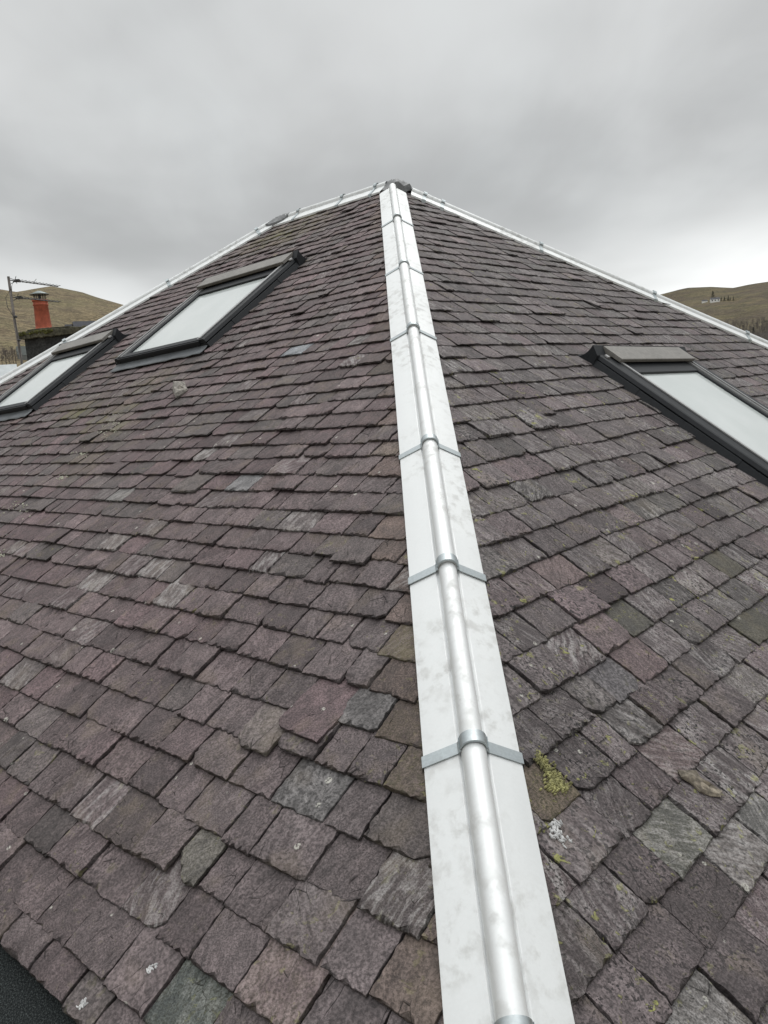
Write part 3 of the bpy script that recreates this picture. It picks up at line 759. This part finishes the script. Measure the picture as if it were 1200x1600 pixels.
splash('lichen_patch', [(236, 1512), (240, 1509), (232, 1516)], FL, M['white'], 'white lichen spot by the upper corner of the greenish grey slate', 'lichen', 12, 2.5, 14, .031)

# ------------------------------------------------------------------ terrain
AZ = np.array([-180, -60, -45, -34, -26, -21.89, -20.97, -18.85, -16.94, -14.52, -9, 0, 10, 16, 19, 21.89, 22.9, 23.5, 24.83, 26.2, 27.0, 28.18, 33, 42, 60, 180])
EL = np.array([3, 4.5, 6.5, 8.0, 8.5, 8.60, 8.42, 8.68, 8.33, 7.45, 5.0, 3.6, 4.2, 4.9, 5.2, 5.33, 5.48, 5.52, 5.43, 5.22, 5.30, 5.34, 5.2, 5.0, 4.2, 3])
tr = np.random.default_rng(3); LAT = tr.random((64, 64))
def vnoise(x, y):
    xi, yi = np.floor(x).astype(int), np.floor(y).astype(int); fx, fy = x - xi, y - yi
    fx, fy = fx * fx * (3 - 2 * fx), fy * fy * (3 - 2 * fy); L_ = lambda a, b: LAT[a % 64, b % 64]
    return (L_(xi, yi) * (1 - fx) + L_(xi + 1, yi) * fx) * (1 - fy) + (L_(xi, yi + 1) * (1 - fx) + L_(xi + 1, yi + 1) * fx) * fy - .5
DS = 1000.
def height(x, y):
    x = np.asarray(x, float); y = np.asarray(y, float)
    d = np.hypot(x, y); az = np.degrees(np.arctan2(x, y))
    top = np.tan(np.radians(np.interp(az, AZ, EL))) * DS + CZ
    t = np.clip((d - 90) / (DS - 90), 0, 1)
    gz = t ** 1.5
    over = np.clip((d - DS) / 900, 0, 1)
    z = top * gz * (1 - .75 * over ** 1.3)
    fb = vnoise(x / 170, y / 170) * 22 + vnoise(x / 70 + 9, y / 70) * 11 + vnoise(x / 28, y / 28 + 5) * 2.6 + vnoise(x / 11, y / 11) * .9
    return z + fb * np.clip((d - 100) / 500, 0, 1) * (1 - .75 * np.clip((d - 800) / 200, 0, 1)) + vnoise(x / 40 + 3, y / 40) * 1.4 * np.clip((d - 900) / 100, 0, 1)
rad = np.concatenate([[0, 20, 45, 70], np.geomspace(90, 1000, 150), np.geomspace(1010, 4200, 26)])
azs = np.radians(np.concatenate([np.arange(-180, -40, 4), np.arange(-40, -8, .16), np.arange(-8, 14, .6), np.arange(14, 42, .16), np.arange(42, 180, 4)]))
RR, TT = np.meshgrid(rad, azs, indexing='ij'); X_, Y_ = RR * np.sin(TT), RR * np.cos(TT); Z_ = height(X_, Y_)
na_ = len(azs); vs = np.stack([X_, Y_, Z_], -1).reshape(-1, 3)
fs = [(i * na_ + j, i * na_ + (j + 1) % na_, (i + 1) * na_ + (j + 1) % na_, (i + 1) * na_ + j) for i in range(len(rad) - 1) for j in range(na_)]
me = bpy.data.meshes.new('hills'); me.from_pydata(vs.tolist(), [], fs); me.update()
me.polygons.foreach_set('use_smooth', [True] * len(me.polygons))
mt, g = mat('moor_grass'); o = objc(g)
a = g.noise(o, .012, 5, .6, .5); b = g.noise(g.vmul(o, (1, 1, 3.)), .05, 5, .62, .6); c = g.noise(g.vmul(o, (1, 1, 5)), .22, 4, .65); d = g.noise(o, .9, 3, .6)
xs = g.n('ShaderNodeSeparateXYZ', {0: o})
col = g.mix(g.rng(a, .42, .60), c4(.255, .200, .120), c4(.215, .185, .100))
col = g.mix(g.math('MULTIPLY', g.rng(b, .47, .60), .8), col, c4(.135, .102, .070))
col = g.mix(g.math('MULTIPLY', g.rng(c, .50, .62), .75), col, c4(.090, .078, .052))
col = g.mix(g.math('MULTIPLY', g.rng(c, .47, .36), .7), col, c4(.31, .255, .155))
rt = g.math('MULTIPLY', g.rng(xs.outputs[0], 60, 220), .66)          # darker heather on the eastern hill
a2 = g.noise(g.vmul(o, (1, 1, 3)), .022, 4, .6, .4)
col = g.mix(rt, col, g.mix(g.rng(a2, .44, .56), g.mix(g.rng(b, .42, .58), c4(.130, .108, .062), c4(.085, .080, .046)), c4(.070, .056, .046)))
wd = g.math('MULTIPLY', g.rng(xs.outputs[0], 60, 140), g.rng(g.math('ADD', xs.outputs[2], g.math('MULTIPLY', b, 14.)), 33, 27))
col = g.mix(wd, col, c4(.070, .058, .050))
tu = g.noise(g.vmul(o, (1, 1, 2)), .45, 3, .7)
col = g.mix(g.math('MULTIPLY', g.rng(tu, .54, .64), .7), col, c4(.055, .050, .035))
ln_ = g.noise(g.vmul(o, (.25, .25, 6.)), .30, 3, .6)
col = g.mix(g.math('MULTIPLY', g.rng(ln_, .50, .60), .6), col, c4(.10, .085, .055))
col = g.mix(1., col, g.rng(d, .2, .8, .75, 1.25), 'MULTIPLY')
g.out(col, .95, 0., g.bump(g.math('ADD', b, c), 1., 3.), .2)
me.materials.append(mt)
hills = bpy.data.objects.new('hills', me); COL.objects.link(hills); hills['kind'] = 'structure'

def on_hill(x, y):
    d = ray(x, y); h = math.hypot(d[0], d[1])
    for r in np.arange(60, 1400, 1.5):
        p = CAM + d * (r / h)
        if p[2] <= height(p[0], p[1]): return np.array([p[0], p[1], float(height(p[0], p[1]))])
    return CAM + d * (900 / h)

# ------------------------------------------------------------------ neighbour's house, chimney, aerial mast
def at(x, y, dep): return CAM + ray(x, y) * dep
def gable_house(name, loc, rz, lx, ly, hw_, hr, wall, roof, label, cat='house', chim=0, wins=0, over=.25):
    r = tag(empty(name, loc, rz), label, cat)
    k = MB(); x, y = lx / 2, ly / 2
    k.add([(-x, -y, -1.5), (x, -y, -1.5), (x, y, -1.5), (-x, y, -1.5), (-x, -y, hw_), (x, -y, hw_), (x, y, hw_), (-x, y, hw_), (-x, 0, hw_ + hr), (x, 0, hw_ + hr)],
          [(0, 1, 5, 4), (2, 3, 7, 6), (1, 2, 6, 9, 5), (3, 0, 4, 8, 7)])
    k.build('wall', wall, r)
    k = MB(); sl = hr / y; e = over; t = .15
    for s in (1, -1):
        P = [(-x - e, s * (y + e), hw_ - sl * e + .03), (x + e, s * (y + e), hw_ - sl * e + .03), (x + e, 0, hw_ + hr + .03), (-x - e, 0, hw_ + hr + .03)]
        k.add(P + [(p[0], p[1], p[2] + t) for p in P], [(0, 1, 2, 3), (4, 5, 6, 7), (0, 1, 5, 4), (1, 2, 6, 5), (2, 3, 7, 6), (3, 0, 4, 7)])
    rf = k.build('roof', roof, r)
    for i in range(chim):
        k = MB(); cx = (x - .5) * (1 if i else -1); k.box(cx - .5, cx + .5, -.4, .4, hw_ + hr - .6, hw_ + hr + 1.1); k.box(cx - .58, cx + .58, -.48, .48, hw_ + hr + 1.1, hw_ + hr + 1.25)
        k.build('chimney', wall, rf)
    for i in range(wins):
        xx = -x + lx * (i + .5) / wins
        for s in (1, -1):
            k = MB(); k.box(xx - .5, xx + .5, s * (y + .01) - .03, s * (y + .01) + .03, hw_ * .35, hw_ * .8); k.build('window', M['window_glass'], r)
    return r
CH = at(69, 516, 18.0)                       # foot of the pot
stack_dir = math.radians(-12)
gable_house('neighbour_house', (CH[0] + 2.6, CH[1] + 1.0, 0), stack_dir, 7.4, 6.5, CH[2] - 3.8, 2.65, M['render'], M['far_slate'], 'house next door with the dark chimney stack, mostly hidden behind the roof', wins=3)
ch = tag(empty('chimney', (CH[0], CH[1], CH[2] - 1.75), stack_dir), 'dark roughcast chimney stack with a red clay pot and mossy coping', 'chimney')
zt = 1.75
k = MB(); k.box(-.31, 1.15, -.33, .33, -.35, zt - .18); k.build('stack', M['harl'], ch, .015)
k = MB()
n = 22
for i in range(n):       # rough coping built as uneven lumps fused into one slab
    x0 = -.385 + 1.63 * i / n; dz_ = rng.normal(0, .012); k.box(x0, x0 + 1.63 / n + .004, -.42 - rng.uniform(0, .02), .42 + rng.uniform(0, .02), zt - .19 + rng.normal(0, .008), zt - .05 + dz_)
k.prism([(-.30, zt - .07), (1.1, zt - .07), (.8, zt + .0), (.17, zt + .015), (-.2, zt + .01)], -.32, .32, ((0, 1, 0), (1, 0, 0), (0, 0, 1)))
co = k.build('coping', M['coping'], ch, .01)
k = MB()
for i in range(260):
    x0, y0 = rng.uniform(-.37, .45), rng.choice([-.42, rng.uniform(-.42, .42)]); r0 = rng.uniform(.012, .035)
    k.lathe([(0.001, r0), (r0 * .7, r0 * .6), (r0, 0), (r0 * .7, -r0 * .5)], 6, (x0, y0 + rng.normal(0, .01), zt - .05 - rng.uniform(0, .07) * (y0 < -.4)))
mo_ = k.build('moss', M['moss'], co); mo_['kind'] = 'stuff'
k = MB(); ph_ = .665
k.lathe([(.178, 0), (.190, .01), (.190, .035), (.178, .045), (.172, .06), (.150, ph_ - .135), (.166, ph_ - .12), (.166, ph_ - .10), (.156, ph_ - .09), (.158, ph_ - .035), (.176, ph_ - .025), (.178, ph_), (.145, ph_), (.130, ph_ - .1), (.13, .1)], 36, (0, 0, zt))
pot = k.build('pot', M['pot'], ch)
k = MB(); zc = zt + ph_
k.lathe([(.0, .205), (.04, .20), (.21, .125), (.212, .117), (.20, .115), (.0, .17)], 32, (0, 0, zc))
cw = k.build('cowl', M['cowl'], pot)
k = MB()
for i in range(12):
    a = i * math.pi / 6; k.tube([(.125 * math.cos(a), .125 * math.sin(a), zc - .02), (.132 * math.cos(a), .132 * math.sin(a), zc + .135)], .004 if i % 3 else .009, 5)
for zz in (.03, .09): k.tube([(.128 * math.cos(a), .128 * math.sin(a), zc + zz) for a in np.linspace(0, 6.2832, 25)], .003, 4, False)
k.lathe([(.03, 0.0), (.03, .12)], 10, (0, 0, zc)); k.build('guard', M['mesh_wire'], pot)

MD = 16.0; MT = at(13, 432, MD); MBp = at(35, 575, MD)
mx, my = MT[0], MT[1]
mast = tag(empty('aerial_mast', (mx, my, 4.9)), 'leaning weathered television aerial mast left of the red chimney pot', 'aerial')
def ml(p): return np.array(p) - np.array([mx, my, 4.9])
lean = np.array([.012, 0, 0])
zb, ztop = 4.9, MT[2]
k = MB(); k.tube([ml((mx + .10, my, zb)), ml((mx, my, ztop - .9)), ml((mx, my, ztop))], [.028, .026, .025], 10); pole = k.build('mast_pole', M['mast'], mast)
for y_ in (494, 531):
    k = MB(); z_ = at(20, y_, MD)[2]; k.lathe([(.03, -.02), (.034, -.02), (.034, .02), (.03, .02)], 12, tuple(ml((mx + .03, my, z_)))); k.build('tape_band', M['mesh_wire'], mast)
k = MB(); k.tube([ml((mx + .02, my - .03, ztop - .25)), ml((mx - .10, my - .03, ztop - .42)), ml((mx - .09, my - .03, ztop - .60)), ml((mx + .028, my - .03, ztop - .85)), ml((mx + .03, my - .02, ztop - 2))], .006, 6)
k.tube([ml((mx + .10, my - .03, ztop - .10)), ml((mx + .05, my - .03, ztop - .2)), ml((mx + .03, my - .03, ztop - .4))], .005, 6)
k.build('cable', M['mesh_wire'], mast)
bd = np.array([math.sin(R_(24)), math.cos(R_(24)), 0]); pd = np.array([bd[1], -bd[0], 0])
for yy, xx, Lb, lab in ((437, 17, 1.34, 'upper aerial'), (463, 20, 1.30, 'lower aerial')):
    z_ = at(xx, yy, MD)[2]; o0 = ml((mx, my, z_))
    k = MB(); k.box(-.001, .001, -.001, .001, -.001, .001, Matrix.Translation(Vector(o0)))
    k.tube([o0 - bd * .02, o0 + bd * Lb], .011, 6); k.tube([o0 + bd * .16 - pd * .05, o0 + bd * .30 + pd * .0], .02, 6); 
    bo = k.build('antenna', M['aerial'], mast); bo['label'] = lab
    k = MB()
    for i in range(12):
        c = o0 + bd * (.26 + (Lb - .27) * i / 11); h_ = .11 - .003 * i
        k.tube([c - pd * h_ + W * .012, c + pd * h_ + W * .012], .0065, 5)
    if yy == 437: k.tube([o0 + bd * .64, o0 + bd * .69 + W * .085 + pd * .05], .005, 5)
    k.build('element', M['aerial'], bo)
    k = MB(); c = o0 + bd * .22; k.box(-.045, .045, -.03, .03, -.02, .035, Matrix.Translation(Vector(c)))
    for a in (-1, 1):
        k.tube([o0 + bd * .10 + W * .07 * a + pd * .10, o0 + bd * .16 + W * .015 * a], .006, 5); k.tube([o0 + bd * .10 + W * .07 * a - pd * .10, o0 + bd * .16 + W * .015 * a], .006, 5)
    k.build('balun_box', M['mesh_wire'], bo)

# ------------------------------------------------------------------ far buildings
def bearing(p): return -math.atan2(p[0], p[1])
def mpp(p): return float(np.hypot(p[0], p[1])) / F          # metres per photo pixel at that distance
def far_house(name, x, y, wpx, hpx, rpx, turn, wall, roof, label, cat='house', chim=0, wins=0):
    p = on_hill(x, y); q = mpp(p)
    return gable_house(name, p, bearing(p) + turn, wpx * q, wpx * q * .55, hpx * q, rpx * q, wall, roof, label, cat, chim, wins, .02 * wpx * q)
far_house('cottage', 136, 521, 34, 6, 11, .12, M['grey_wall'], M['dark_roof'], 'distant cottage with a dark slate roof behind the left hip capping')
far_house('shed', 108, 515, 11, 3, 4, -.5, M['render'], M['dark_roof'], 'tiny dark roofed shed left of the distant cottage', 'shed')
far_house('outbuilding', 40, 562, 20, 6, 12, .05, M['grey_wall'], M['grey_roof'], 'grey roofed outbuilding between the aerial mast and the chimney stack', 'outbuilding')
far_house('barn', 2, 600, 44, 8, 17, 0., M['white_wash'], M['pale_roof'], 'low barn with a pale metal roof at the left edge', 'barn')
far_house('farmhouse', 1117, 472, 12, 3.6, 2.2, .2, M['white_wash'], M['dark_roof'], 'white farmhouse far off on the right hill', wins=3)
far_house('farm_cottage', 1101, 473, 7, 2, 1.6, .2, M['white_wash'], M['dark_roof'], 'smaller white building left of the farmhouse')

# ------------------------------------------------------------------ trees
def bare_tree_mesh(seed, h, nb=34, twig=True):
    r2 = np.random.default_rng(seed); k = MB(); t = MB()
    t.tube([(0, 0, -.5), (r2.normal() * .05 * h * .3, 0, h * .35), (r2.normal() * .04 * h, r2.normal() * .03 * h, h * .92)], [h * .022, h * .014, h * .003], 6)
    for i in range(nb):
        z0 = h * r2.uniform(.22, .85); a = r2.uniform(0, 6.283); ln = h * r2.uniform(.16, .34) * (1.1 - .5 * z0 / h)
        e = np.array([math.cos(a) * ln * .75, math.sin(a) * ln * .75, z0 + ln * r2.uniform(.45, .9)]); s_ = np.array([0, 0, z0])
        m_ = (s_ + e) / 2 + np.array([0, 0, -.06 * ln]); k.tube([s_, m_, e], [h * .0065, h * .005, h * .003], 3, False)
        if twig:
            for j in range(5):
                q = m_ + (e - m_) * r2.random(); d = r2.normal(size=3); d[2] = abs(d[2]) + .4; d /= np.linalg.norm(d)
                k.tube([q, q + d * ln * .45], [h * .0042, h * .002], 3, False)
    return t, k
def bare_tree(p, h, seed, label, group):
    r = tag(empty('bare_tree', p, 0), label, 'tree', group); t, k = bare_tree_mesh(seed, h); t.build('trunk', M['bark'], r); k.build('crown', M['twigs'], r); return r
lefts = [(4, 572, 22), (11, 576, 30), (17, 575, 26), (26, 574, 28), (9, 563, 18), (21, 568, 24)]
ll = ['bare tree at the left edge, lowest slope', 'bare tree left of the aerial mast, tallest', 'bare tree just left of the aerial mast foot', 'bare tree overlapping the aerial mast foot', 'short bare tree higher up the left hillside', 'bare tree seen right beside the aerial mast']
for i, (x, y, h) in enumerate(lefts): bare_tree(on_hill(x, y), h * mpp(on_hill(x, y)), 20 + i, ll[i], 'bare trees at the foot of the left hill')
def conifer(p, h, w_, seed, label, group=None):
    r2 = np.random.default_rng(seed); r = tag(empty('conifer', p, 0), label, 'tree', group)
    k = MB(); k.tube([(0, 0, -.5), (0, 0, h * .9)], [h * .03, h * .006], 6); k.build('trunk', M['bark'], r)
    k = MB()
    for i in range(420):
        z = h * (1 - (1 - r2.random() ** 1.4) * .92); a = r2.uniform(0, 6.283); rr = w_ * (1.03 - z / h) * r2.uniform(.35, 1.1)
        c = np.array([math.cos(a) * rr, math.sin(a) * rr, z]); s_ = h * .05 * r2.uniform(.6, 1.4)
        d = np.array([math.cos(a), math.sin(a), -.35]); q = np.array([-math.sin(a), math.cos(a), 0]) * s_ * .5
        k.add([c - d * s_, c + q, c + d * s_, c - q], [(0, 1, 2, 3)])
    k.build('crown', M['needles'], r); return r
p = on_hill(1177, 526); conifer(p, 13 * mpp(p), 4.2 * mpp(p), 1, 'single dark conifer in front of the brown wood on the right')
fx = [(1114, 470, 11, 4.5), (1127, 471, 6, 2), (1132, 471, 7, 2), (1138, 471, 8, 1.8), (1141, 471, 5, 1.6), (1146, 471, 6, 1.6)]
fl_ = ['tallest dark conifer directly behind the white farmhouse', 'dark tree just right of the white farmhouse', 'second dark tree right of the farmhouse', 'tall narrow tree midway along the row right of the farmhouse', 'small dark tree near the end of the farmhouse row', 'last dark tree at the right end of the farmhouse row']
for i, (x, y, h, w_) in enumerate(fx):
    p = on_hill(x, y); back = np.array([p[0], p[1], 0]) / np.hypot(p[0], p[1]) * (14 if i == 0 else 4); p = p + back; p[2] = float(height(p[0], p[1]))
    conifer(p, h * mpp(p), w_ * mpp(p), 30 + i, fl_[i], 'trees sheltering the farmhouse')
wood = MB(); wr = np.random.default_rng(77); protos = []
for s_ in range(5):
    t, k = bare_tree_mesh(100 + s_, 1.0, 16, True); protos.append((t, k))
cnt = 0
for i in range(6000):
    x0, y0 = wr.uniform(1090, 1235), wr.uniform(498, 552)
    if y0 < 500 + max(0, (1150 - x0) * .35) + 3 * math.sin(x0 * .11): continue
    if cnt > 1100: break
    p = on_hill(x0, y0 + 6); q = mpp(p); h = wr.uniform(6, 9.5) * q; a = wr.uniform(0, 6.28); ca, sa = math.cos(a), math.sin(a)
    for t_ in protos[wr.integers(5)]:
        P = np.array(t_.v) * h; wood.add([(p[0] + p_[0] * ca - p_[1] * sa, p[1] + p_[0] * sa + p_[1] * ca, p[2] + p_[2]) for p_ in P], t_.f)
    cnt += 1
wo = wood.build('bare_woodland', M['twigs']); wo['kind'] = 'stuff'; tag(wo, 'brown leafless wood filling the foot of the right hill', 'woodland')
print('wood trees', cnt, 'slates', len(lstL), len(lstR))
